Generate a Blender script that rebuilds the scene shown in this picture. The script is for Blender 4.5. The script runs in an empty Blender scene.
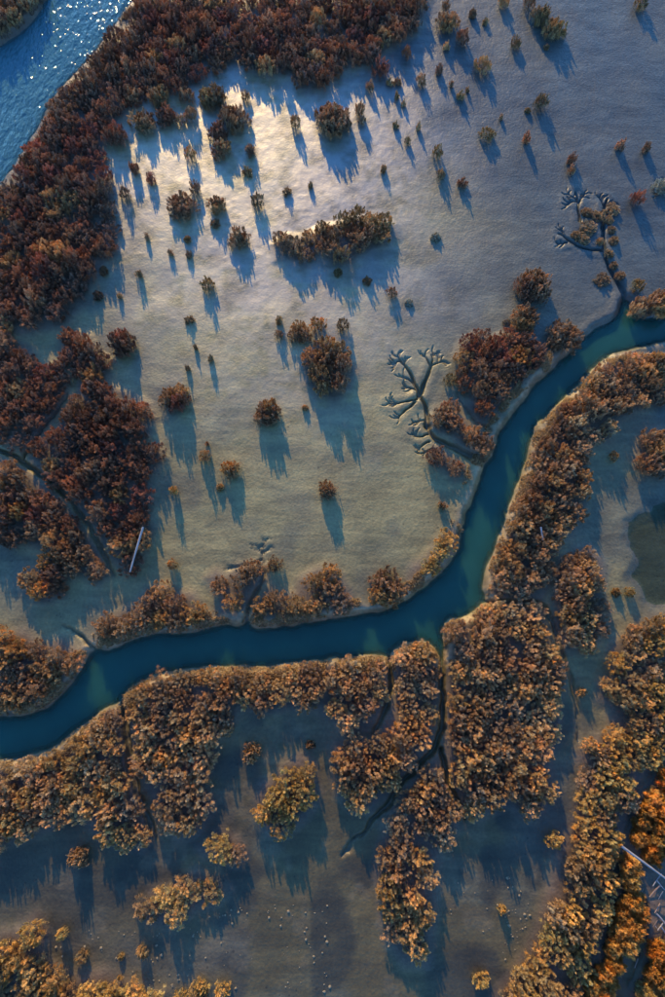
import bpy, math, random
import numpy as np
from mathutils import Vector

# ------------------------------------------------------------------ camera, sky, sun, exposure
scene = bpy.context.scene
COL = scene.collection
CAM_H = 38.0
TILT = math.radians(15.0)
SUN_EL = math.radians(17.0)
SUN_AZ = math.radians(-12.6)            # from +Y towards +X

cd = bpy.data.cameras.new('camera')
cd.sensor_fit = 'VERTICAL'; cd.sensor_height = 36.0; cd.sensor_width = 36.0; cd.lens = 24.0
cd.clip_end = 3000.0
cam = bpy.data.objects.new('camera', cd); COL.objects.link(cam)
cam.location = (0, 0, CAM_H); cam.rotation_euler = (TILT, 0, 0)
scene.camera = cam

w = bpy.data.worlds.new('World'); scene.world = w; w.use_nodes = True
nt = w.node_tree; nt.nodes.clear()
sky = nt.nodes.new('ShaderNodeTexSky'); sky.sky_type = 'NISHITA'; sky.sun_disc = False
sky.sun_elevation = SUN_EL; sky.sun_rotation = SUN_AZ
sky.air_density = 1.0; sky.dust_density = 0.0; sky.ozone_density = 8.0
bg = nt.nodes.new('ShaderNodeBackground'); bg.inputs['Strength'].default_value = 0.15
wo = nt.nodes.new('ShaderNodeOutputWorld')
nt.links.new(sky.outputs[0], bg.inputs['Color']); nt.links.new(bg.outputs[0], wo.inputs['Surface'])

sd = bpy.data.lights.new('sun', 'SUN'); sd.energy = 2.25; sd.angle = math.radians(0.6); sd.color = (1.0, 0.67, 0.27)
sun = bpy.data.objects.new('sun', sd); COL.objects.link(sun)
sdir = Vector((math.sin(SUN_AZ) * math.cos(SUN_EL), math.cos(SUN_AZ) * math.cos(SUN_EL), math.sin(SUN_EL)))
sun.rotation_euler = sdir.to_track_quat('Z', 'Y').to_euler(); sun.location = sdir * 80

scene.view_settings.view_transform = 'Standard'; scene.view_settings.look = 'None'
scene.view_settings.exposure = 1.75; scene.view_settings.gamma = 1.0
scene.view_settings.use_curve_mapping = False

rng = random.Random(7)
nr = np.random.default_rng(11)

# ------------------------------------------------------------------ helpers
F = 665.0
def at(px, py, z=0.0):
    """survey: the point of the place that photo pixel (px, py) shows at height z"""
    dx = (px - 332.5) / F; dy = (498.5 - py) / F
    vy = dy * math.cos(TILT) + math.sin(TILT); vz = dy * math.sin(TILT) - math.cos(TILT)
    t = (z - CAM_H) / vz
    return (dx * t, vy * t)
def ats(pts, z=0.0): return np.array([at(x, y, z) for x, y in pts])
def px_m(px, py):
    a = at(px - 5, py); b = at(px + 5, py)
    return (b[0] - a[0]) / 10.0

def tag(o, label=None, cat=None, group=None, kind=None):
    if label: o['label'] = label
    if cat: o['category'] = cat
    if group: o['group'] = group
    if kind: o['kind'] = kind
    return o
def mesh_from(name, verts, faces, mat=None, smooth=False):
    me = bpy.data.meshes.new(name); me.from_pydata([tuple(v) for v in verts], [], faces); me.update()
    if mat: me.materials.append(mat)
    if smooth: me.polygons.foreach_set('use_smooth', [True] * len(me.polygons))
    return me
def link(name, me, parent=None, loc=(0, 0, 0), rot=(0, 0, 0), scale=(1, 1, 1)):
    o = bpy.data.objects.new(name, me); COL.objects.link(o)
    o.location = loc; o.rotation_euler = rot; o.scale = scale
    if parent: o.parent = parent
    return o

def seg_dist(P, poly, closed=False):
    n = len(poly); d = np.full(len(P), 1e9)
    for i in range(n if closed else n - 1):
        a = poly[i]; b = poly[(i + 1) % n]; ab = b - a
        t = np.clip(((P - a) @ ab) / max(ab @ ab, 1e-9), 0, 1)
        d = np.minimum(d, np.hypot(*(P - a - t[:, None] * ab).T))
    return d
def seg_dist_t(P, poly):
    n = len(poly); d = np.full(len(P), 1e9); T = np.zeros(len(P))
    for i in range(n - 1):
        a = poly[i]; ab = poly[i + 1] - a; t = np.clip(((P - a) @ ab) / max(ab @ ab, 1e-9), 0, 1)
        q = np.hypot(*(P - a - t[:, None] * ab).T); k = q < d; d = np.where(k, q, d); T = np.where(k, (i + t) / (n - 1), T)
    return d, T
def inside(P, poly):
    r = np.zeros(len(P), bool); n = len(poly)
    for i in range(n):
        a = poly[i]; b = poly[(i + 1) % n]
        if a[1] == b[1]: continue
        c = (a[1] > P[:, 1]) != (b[1] > P[:, 1])
        r ^= c & (P[:, 0] < (b[0] - a[0]) * (P[:, 1] - a[1]) / (b[1] - a[1]) + a[0])
    return r
def sdf(P, poly):
    d = seg_dist(P, poly, True); return np.where(inside(P, poly), -d, d)
def smooth_poly(poly, closed=True, it=2):
    p = np.array(poly, float)
    for _ in range(it):
        if closed:
            q = np.roll(p, -1, 0); p = np.stack([p * .75 + q * .25, p * .25 + q * .75], 1).reshape(-1, 2)
        else:
            a, b = p[:-1], p[1:]
            p = np.concatenate([p[:1], np.stack([a * .75 + b * .25, a * .25 + b * .75], 1).reshape(-1, 2), p[-1:]])
    return p
_LAT = {}
def vnoise(P, scale, seed):
    """value noise on a lattice"""
    if seed not in _LAT: _LAT[seed] = np.random.default_rng(seed).random((256, 256))
    T = _LAT[seed]
    q = P / scale + 1000.0; i = np.floor(q).astype(int); f = q - i; f = f * f * (3 - 2 * f)
    x0, y0 = i[:, 0] & 255, i[:, 1] & 255; x1, y1 = (x0 + 1) & 255, (y0 + 1) & 255
    return (T[x0, y0] * (1 - f[:, 0]) + T[x1, y0] * f[:, 0]) * (1 - f[:, 1]) + (T[x0, y1] * (1 - f[:, 0]) + T[x1, y1] * f[:, 0]) * f[:, 1] - .5
def sstep(x, a, b):
    t = np.clip((x - a) / (b - a), 0, 1); return t * t * (3 - 2 * t)

# ------------------------------------------------------------------ materials
def new_mat(name):
    m = bpy.data.materials.new(name); m.use_nodes = True
    m.node_tree.nodes.clear(); return m, m.node_tree.nodes, m.node_tree.links

def mud_material():
    m, N, L = new_mat('wet_mud')
    out = N.new('ShaderNodeOutputMaterial'); p = N.new('ShaderNodeBsdfPrincipled'); L.new(p.outputs[0], out.inputs[0])
    tc = N.new('ShaderNodeTexCoord')
    at_ = N.new('ShaderNodeAttribute'); at_.attribute_name = 'tone'
    wet = N.new('ShaderNodeAttribute'); wet.attribute_name = 'wet'
    n1 = N.new('ShaderNodeTexNoise'); n1.inputs['Scale'].default_value = 0.35; n1.inputs['Detail'].default_value = 7; n1.inputs['Roughness'].default_value = .62
    n2 = N.new('ShaderNodeTexNoise'); n2.inputs['Scale'].default_value = 5.5; n2.inputs['Detail'].default_value = 5; n2.inputs['Roughness'].default_value = .65
    n3 = N.new('ShaderNodeTexVoronoi'); n3.inputs['Scale'].default_value = 7.0
    for n in (n1, n2, n3): L.new(tc.outputs['Object'], n.inputs['Vector'])
    r1 = N.new('ShaderNodeMapRange'); r1.inputs['From Min'].default_value = .3; r1.inputs['From Max'].default_value = .7; r1.inputs['To Min'].default_value = .72; r1.inputs['To Max'].default_value = 1.28
    L.new(n1.outputs['Fac'], r1.inputs['Value'])
    r2 = N.new('ShaderNodeMapRange'); r2.inputs['From Min'].default_value = .3; r2.inputs['From Max'].default_value = .7; r2.inputs['To Min'].default_value = .8; r2.inputs['To Max'].default_value = 1.2
    L.new(n2.outputs['Fac'], r2.inputs['Value'])
    mu = N.new('ShaderNodeMath'); mu.operation = 'MULTIPLY'; L.new(r1.outputs[0], mu.inputs[0]); L.new(r2.outputs[0], mu.inputs[1])
    vm = N.new('ShaderNodeVectorMath'); vm.operation = 'SCALE'; L.new(at_.outputs['Color'], vm.inputs[0]); L.new(mu.outputs[0], vm.inputs['Scale'])
    # burrow holes and pellets of crabs, in loose colonies
    vh = N.new('ShaderNodeTexVoronoi'); vh.inputs['Scale'].default_value = 2.6; L.new(tc.outputs['Object'], vh.inputs['Vector'])
    nc = N.new('ShaderNodeTexNoise'); nc.inputs['Scale'].default_value = .55; nc.inputs['Detail'].default_value = 4; L.new(tc.outputs['Object'], nc.inputs['Vector'])
    rh = N.new('ShaderNodeMapRange'); rh.inputs['From Min'].default_value = .42; rh.inputs['From Max'].default_value = .72; rh.inputs['To Min'].default_value = 0; rh.inputs['To Max'].default_value = .22; L.new(nc.outputs['Fac'], rh.inputs['Value'])
    lt = N.new('ShaderNodeMath'); lt.operation = 'LESS_THAN'; L.new(vh.outputs['Distance'], lt.inputs[0]); L.new(rh.outputs[0], lt.inputs[1])
    hk = N.new('ShaderNodeMath'); hk.operation = 'MULTIPLY_ADD'; hk.inputs[1].default_value = -.38; hk.inputs[2].default_value = 1.0; L.new(lt.outputs[0], hk.inputs[0])
    # faint streaks left by the ebb
    mp = N.new('ShaderNodeMapping'); mp.inputs['Rotation'].default_value = (0, 0, .9); mp.inputs['Scale'].default_value = (.35, 1.6, 1); L.new(tc.outputs['Object'], mp.inputs[0])
    ns = N.new('ShaderNodeTexNoise'); ns.inputs['Scale'].default_value = .8; ns.inputs['Detail'].default_value = 8; ns.inputs['Distortion'].default_value = 1.2; L.new(mp.outputs[0], ns.inputs['Vector'])
    rs_ = N.new('ShaderNodeMapRange'); rs_.inputs['From Min'].default_value = .35; rs_.inputs['From Max'].default_value = .65; rs_.inputs['To Min'].default_value = .78; rs_.inputs['To Max'].default_value = 1.16; L.new(ns.outputs['Fac'], rs_.inputs['Value'])
    hm = N.new('ShaderNodeMath'); hm.operation = 'MULTIPLY'; L.new(hk.outputs[0], hm.inputs[0]); L.new(rs_.outputs[0], hm.inputs[1])
    v2 = N.new('ShaderNodeVectorMath'); v2.operation = 'SCALE'; L.new(vm.outputs[0], v2.inputs[0]); L.new(hm.outputs[0], v2.inputs['Scale'])
    L.new(v2.outputs[0], p.inputs['Base Color'])
    # gloss: the wetter the smoother
    rr = N.new('ShaderNodeMapRange'); rr.inputs['To Min'].default_value = .62; rr.inputs['To Max'].default_value = .40
    L.new(wet.outputs['Fac'], rr.inputs['Value'])
    ra = N.new('ShaderNodeMath'); ra.operation = 'MULTIPLY_ADD'; ra.inputs[1].default_value = .12; L.new(n1.outputs['Fac'], ra.inputs[0])
    rs = N.new('ShaderNodeMath'); rs.operation = 'SUBTRACT'; rs.inputs[1].default_value = .06; L.new(rr.outputs[0], rs.inputs[0]); L.new(rs.outputs[0], ra.inputs[2])
    L.new(ra.outputs[0], p.inputs['Roughness'])
    p.inputs['IOR'].default_value = 1.45
    film = N.new('ShaderNodeAttribute'); film.attribute_name = 'film'
    L.new(film.outputs['Fac'], p.inputs['Coat Weight']); p.inputs['Coat Roughness'].default_value = .5; p.inputs['Coat IOR'].default_value = 2.3
    b1 = N.new('ShaderNodeBump'); b1.inputs['Strength'].default_value = .5; b1.inputs['Distance'].default_value = .05; L.new(n2.outputs['Fac'], b1.inputs['Height'])
    b2 = N.new('ShaderNodeBump'); b2.inputs['Strength'].default_value = .35; b2.inputs['Distance'].default_value = .03
    L.new(n3.outputs['Distance'], b2.inputs['Height']); L.new(b1.outputs[0], b2.inputs['Normal']); L.new(b2.outputs[0], p.inputs['Normal'])
    return m

def water_material(name, col, rough, waves, deep=1.3, sss=0.0):
    m, N, L = new_mat(name)
    out = N.new('ShaderNodeOutputMaterial'); p = N.new('ShaderNodeBsdfPrincipled')
    tr = N.new('ShaderNodeBsdfTransparent'); mix = N.new('ShaderNodeMixShader')
    d = N.new('ShaderNodeAttribute'); d.attribute_name = 'depth'
    k = N.new('ShaderNodeMath'); k.operation = 'MULTIPLY'; k.inputs[1].default_value = -deep * 4; L.new(d.outputs['Fac'], k.inputs[0])
    e = N.new('ShaderNodeMath'); e.operation = 'EXPONENT'; L.new(k.outputs[0], e.inputs[0])
    s = N.new('ShaderNodeMath'); s.operation = 'SUBTRACT'; s.inputs[0].default_value = 1.0; L.new(e.outputs[0], s.inputs[1]); s.use_clamp = True
    mx = N.new('ShaderNodeMath'); mx.operation = 'MAXIMUM'; mx.inputs[1].default_value = .06; L.new(s.outputs[0], mx.inputs[0])
    tr.inputs[0].default_value = (.75, .85, .8, 1)
    L.new(mx.outputs[0], mix.inputs[0]); L.new(tr.outputs[0], mix.inputs[1]); L.new(p.outputs[0], mix.inputs[2]); L.new(mix.outputs[0], out.inputs[0])
    p.inputs['Base Color'].default_value = (*col, 1); p.inputs['Roughness'].default_value = rough; p.inputs['IOR'].default_value = 1.333
    tc = N.new('ShaderNodeTexCoord')
    nz = N.new('ShaderNodeTexNoise'); nz.inputs['Scale'].default_value = .5; nz.inputs['Detail'].default_value = 3
    L.new(tc.outputs['Object'], nz.inputs['Vector'])
    cr = N.new('ShaderNodeMix'); cr.data_type = 'RGBA'
    cr.inputs['A'].default_value = (col[0] * .7, col[1] * .75, col[2] * .8, 1); cr.inputs['B'].default_value = (col[0] * 1.5, col[1] * 1.25, col[2] * 1.15, 1)
    L.new(nz.outputs['Fac'], cr.inputs['Factor']); L.new(cr.outputs['Result'], p.inputs['Base Color'])
    if sss:               # silt in the water spreads the light
        p.subsurface_method = 'BURLEY'; p.inputs['Subsurface Weight'].default_value = sss; p.inputs['Subsurface Radius'].default_value = (.7, 1.0, 1.0); p.inputs['Subsurface Scale'].default_value = .7
    if waves:
        mp = N.new('ShaderNodeMapping'); mp.inputs['Rotation'].default_value = (0, 0, math.radians(-28)); mp.inputs['Scale'].default_value = (1.9, .95, 1)
        L.new(tc.outputs['Object'], mp.inputs[0])
        nw = N.new('ShaderNodeTexNoise'); nw.inputs['Scale'].default_value = 1.6; nw.inputs['Detail'].default_value = 2.2; nw.inputs['Roughness'].default_value = .5
        L.new(mp.outputs[0], nw.inputs['Vector'])
        b = N.new('ShaderNodeBump'); b.inputs['Strength'].default_value = 1.0; b.inputs['Distance'].default_value = waves
        L.new(nw.outputs['Fac'], b.inputs['Height']); L.new(b.outputs[0], p.inputs['Normal'])
    return m

def leaf_material(name, tip=(1.5, 1.35, 1.1), trans=.10):
    m, N, L = new_mat(name)
    out = N.new('ShaderNodeOutputMaterial'); p = N.new('ShaderNodeBsdfPrincipled'); t = N.new('ShaderNodeBsdfTranslucent'); mix = N.new('ShaderNodeMixShader')
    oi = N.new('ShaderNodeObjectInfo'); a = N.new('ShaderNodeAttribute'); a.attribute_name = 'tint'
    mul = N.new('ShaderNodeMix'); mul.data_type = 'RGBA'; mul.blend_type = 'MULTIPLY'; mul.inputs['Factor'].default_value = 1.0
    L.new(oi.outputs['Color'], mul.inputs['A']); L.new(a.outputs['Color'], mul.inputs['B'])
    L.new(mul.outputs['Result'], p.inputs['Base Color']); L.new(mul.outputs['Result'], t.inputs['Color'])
    p.inputs['Roughness'].default_value = .6; p.inputs['Specular IOR Level'].default_value = .25
    mix.inputs[0].default_value = trans
    L.new(p.outputs[0], mix.inputs[1]); L.new(t.outputs[0], mix.inputs[2]); L.new(mix.outputs[0], out.inputs[0])
    return m

def wood_material(name, c1, c2):
    m, N, L = new_mat(name)
    out = N.new('ShaderNodeOutputMaterial'); p = N.new('ShaderNodeBsdfPrincipled'); L.new(p.outputs[0], out.inputs[0])
    tc = N.new('ShaderNodeTexCoord'); mp = N.new('ShaderNodeMapping'); mp.inputs['Scale'].default_value = (2, 30, 30); L.new(tc.outputs['Object'], mp.inputs[0])
    n = N.new('ShaderNodeTexNoise'); n.inputs['Scale'].default_value = 1.2; n.inputs['Detail'].default_value = 6; L.new(mp.outputs[0], n.inputs['Vector'])
    r = N.new('ShaderNodeValToRGB'); r.color_ramp.elements[0].color = (*c1, 1); r.color_ramp.elements[1].color = (*c2, 1)
    r.color_ramp.elements[0].position = .3; r.color_ramp.elements[1].position = .7
    L.new(n.outputs['Fac'], r.inputs[0]); L.new(r.outputs[0], p.inputs['Base Color']); p.inputs['Roughness'].default_value = .8
    b = N.new('ShaderNodeBump'); b.inputs['Strength'].default_value = .4; b.inputs['Distance'].default_value = .01; L.new(n.outputs['Fac'], b.inputs['Height']); L.new(b.outputs[0], p.inputs['Normal'])
    return m

MUD = mud_material()
WATER_CREEK = water_material('creek_water', (.014, .075, .060), .06, 0.012, sss=.85)
WATER_RIVER = water_material('river_water', (.040, .13, .150), .05, 0.20)
WATER_POOL = water_material('pool_water', (.045, .048, .018), .06, 0.008, deep=.8)
LEAF = leaf_material('shrub_leaf')
GRASS = leaf_material('dry_grass', trans=.3)
TWIG = wood_material('twig_bark', (.05, .03, .022), (.12, .08, .06))
DRIFT = wood_material('driftwood', (.16, .15, .14), (.36, .345, .33))
DRIFT_BROWN = wood_material('driftwood_brown', (.16, .10, .07), (.38, .27, .2))

# ------------------------------------------------------------------ survey lines of the waterways (photo pixels)
WZ = -0.30
creek_n = [(700, 318), (664, 318), (636, 319), (630, 300), (622, 300), (618, 316), (612, 321), (587, 333), (567, 355), (549, 371), (532, 388), (512, 415), (497, 435), (493, 455),
           (482, 468), (478, 488), (472, 500), (467, 511), (462, 531), (457, 555), (432, 582), (407, 600), (382, 612), (350, 616), (325, 619), (300, 625), (255, 630), (247, 618), (242, 628), (225, 624), (200, 631),
           (170, 634), (145, 636), (120, 645), (103, 651), (97, 648), (90, 654), (82, 667), (72, 685), (50, 707), (30, 715), (0, 717), (-40, 717)]
creek_s = [(-40, 764), (0, 760), (30, 757), (55, 746), (85, 724), (104, 709), (118, 704), (121, 697), (135, 683), (165, 672), (200, 668), (225, 665), (262, 666), (300, 662), (332, 658), (377, 654), (389, 657), (397, 647), (412, 641), (427, 641), (437, 652),
           (441, 660), (443, 640), (442, 626), (450, 618), (465, 617), (480, 606), (486, 600), (483, 585), (489, 560), (502, 530), (509, 505), (514, 497), (522, 470), (531, 447), (531, 432), (547, 415), (562, 400), (582, 382), (603, 358), (637, 347), (664, 341), (700, 336)]
CREEK = smooth_poly(ats(creek_n + creek_s, WZ), True, 2)
river = [(175, -60), (136, -2), (118, 20), (100, 45), (84, 65), (66, 82), (53, 98), (38, 128), (23, 152), (8, 175), (0, 187), (-40, 230), (-90, 290), (-190, 130), (-60, 70), (0, 46), (20, 34), (34, 20), (42, 8), (48, -2), (80, -60)]
RIVER = smooth_poly(ats(river, WZ), True, 2)
pool = [(626, 522), (640, 508), (655, 498), (690, 492), (690, 600), (660, 612), (642, 612), (632, 592), (629, 560)]
POOL = smooth_poly(ats(pool, 0), True, 2)

def c3(X, Y): return (380 + X / 5.54, 330 + Y / 5.54)
def c2(X, Y): return (545 + X / 5.54, 150 + Y / 5.54)
# (points, width in m, depth in m)
ditches = [
    ([(-30, 440), (0, 449), (20, 460), (50, 480), (76, 505), (100, 545), (113, 574)], .42, .5),
    ([(20, 460), (50, 424), (69, 394)], .26, .4),
    ([(441, 640), (443, 700), (440, 747), (407, 777), (382, 812), (362, 832), (343, 855)], .42, .45),
    ([(440, 750), (449, 787), (465, 818)], .3, .4),
    ([(482, 601), (517, 602), (547, 605), (552, 625), (562, 655), (573, 685), (577, 740)], .42, .42),
    ([(390, 656), (392, 690), (382, 720), (374, 736)], .34, .42),
    ([(120, 698), (125, 720), (127, 747), (133, 777), (147, 815), (156, 838)], .52, .55),
    ([(95, 650), (80, 634), (62, 626)], .24, .35),
    ([(246, 622), (250, 605), (263, 580), (262, 556)], .34, .36),
    ([(646, 900), (648, 915), (640, 960), (625, 988)], .2, .2),
    ([c3(612, 560), c3(520, 505), c3(460, 420), c3(430, 345)], .16, .18),
]
gul = []
trg = random.Random(3)
def br(w, d, f, *pts):
    P_ = [f(*p) for p in pts]; gul.append((P_, w * .8, d * .85))
    if w <= .16:         # fine forked runnels at the tips
        (x0, y0), (x1, y1) = P_[-2], P_[-1]; a = math.atan2(y1 - y0, x1 - x0); l = math.hypot(x1 - x0, y1 - y0)
        for k in range(5):
            t = trg.uniform(.3, 1); b = a + trg.choice((-1, 1)) * trg.uniform(.35, 1.0); q = trg.uniform(3, 9)
            xs, ys = x0 + (x1 - x0) * t, y0 + (y1 - y0) * t
            gul.append(([(xs, ys), (xs + math.cos(b) * q * .6, ys + math.sin(b) * q * .6), (xs + math.cos(b + .3) * q, ys + math.sin(b + .3) * q)], .045, .12))
br(.55, .36, c3, (620, 735), (500, 700), (400, 650), (300, 600), (262, 540))
br(.40, .32, c3, (262, 540), (262, 460), (240, 400), (215, 370))
br(.30, .30, c3, (215, 370), (245, 300), (280, 220), (290, 175))
br(.12, .22, c3, (285, 200), (255, 165), (243, 135)); br(.10, .2, c3, (290, 175), (297, 130)); br(.12, .2, c3, (287, 195), (325, 188), (350, 172)); br(.08, .18, c3, (320, 190), (330, 155))
br(.24, .28, c3, (215, 360), (180, 270), (150, 210), (112, 175)); br(.12, .2, c3, (112, 175), (65, 182)); br(.12, .2, c3, (115, 178), (98, 142)); br(.1, .2, c3, (135, 195), (138, 150)); br(.08, .16, c3, (90, 178), (70, 195))
br(.14, .2, c3, (205, 390), (120, 405), (35, 412)); br(.15, .22, c3, (195, 405), (130, 458), (98, 490)); br(.12, .2, c3, (195, 335), (130, 310)); br(.12, .2, c3, (262, 500), (180, 515)); br(.14, .22, c3, (265, 580), (215, 600), (178, 572))
br(.12, .2, c3, (275, 620), (238, 640), (210, 672)); br(.12, .2, c3, (290, 665), (230, 690)); br(.08, .16, c3, (100, 408), (60, 385)); br(.1, .18, c3, (180, 290), (125, 255))
br(.50, .36, c2, (455, 850), (425, 755), (360, 660), (330, 570), (320, 440)); br(.3, .3, c2, (320, 440), (315, 390), (330, 320), (345, 275)); br(.14, .22, c2, (330, 320), (298, 265)); br(.1, .2, c2, (340, 310), (372, 290))
br(.26, .3, c2, (325, 560), (200, 540), (140, 510), (110, 480), (72, 465)); br(.14, .2, c2, (120, 515), (72, 525)); br(.1, .2, c2, (110, 480), (95, 445))
br(.2, .24, c2, (195, 395), (185, 330), (180, 270), (165, 235)); br(.14, .2, c2, (183, 290), (120, 290)); br(.12, .2, c2, (182, 285), (125, 245)); br(.12, .2, c2, (182, 300), (225, 240)); br(.1, .18, c2, (150, 290), (110, 310))
br(.16, .22, c2, (700, 250), (640, 220), (610, 235)); br(.12, .2, c2, (650, 225), (635, 190)); br(.12, .2, c2, (655, 225), (620, 210))
f5 = lambda X, Y: (X / 2, 500 + Y / 2)
br(.1, .18, f5, (525, 110), (512, 92)); br(.1, .18, f5, (525, 110), (540, 92)); br(.1, .18, f5, (523, 120), (500, 130), (450, 140)); br(.08, .16, f5, (525, 105), (526, 82))
DIT = [(smooth_poly(ats(p, -.1), False, 2), w_, d_, True) for p, w_, d_ in ditches] + [(smooth_poly(ats(p, -.05), False, 2), w_, d_, False) for p, w_, d_ in gul]

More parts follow.
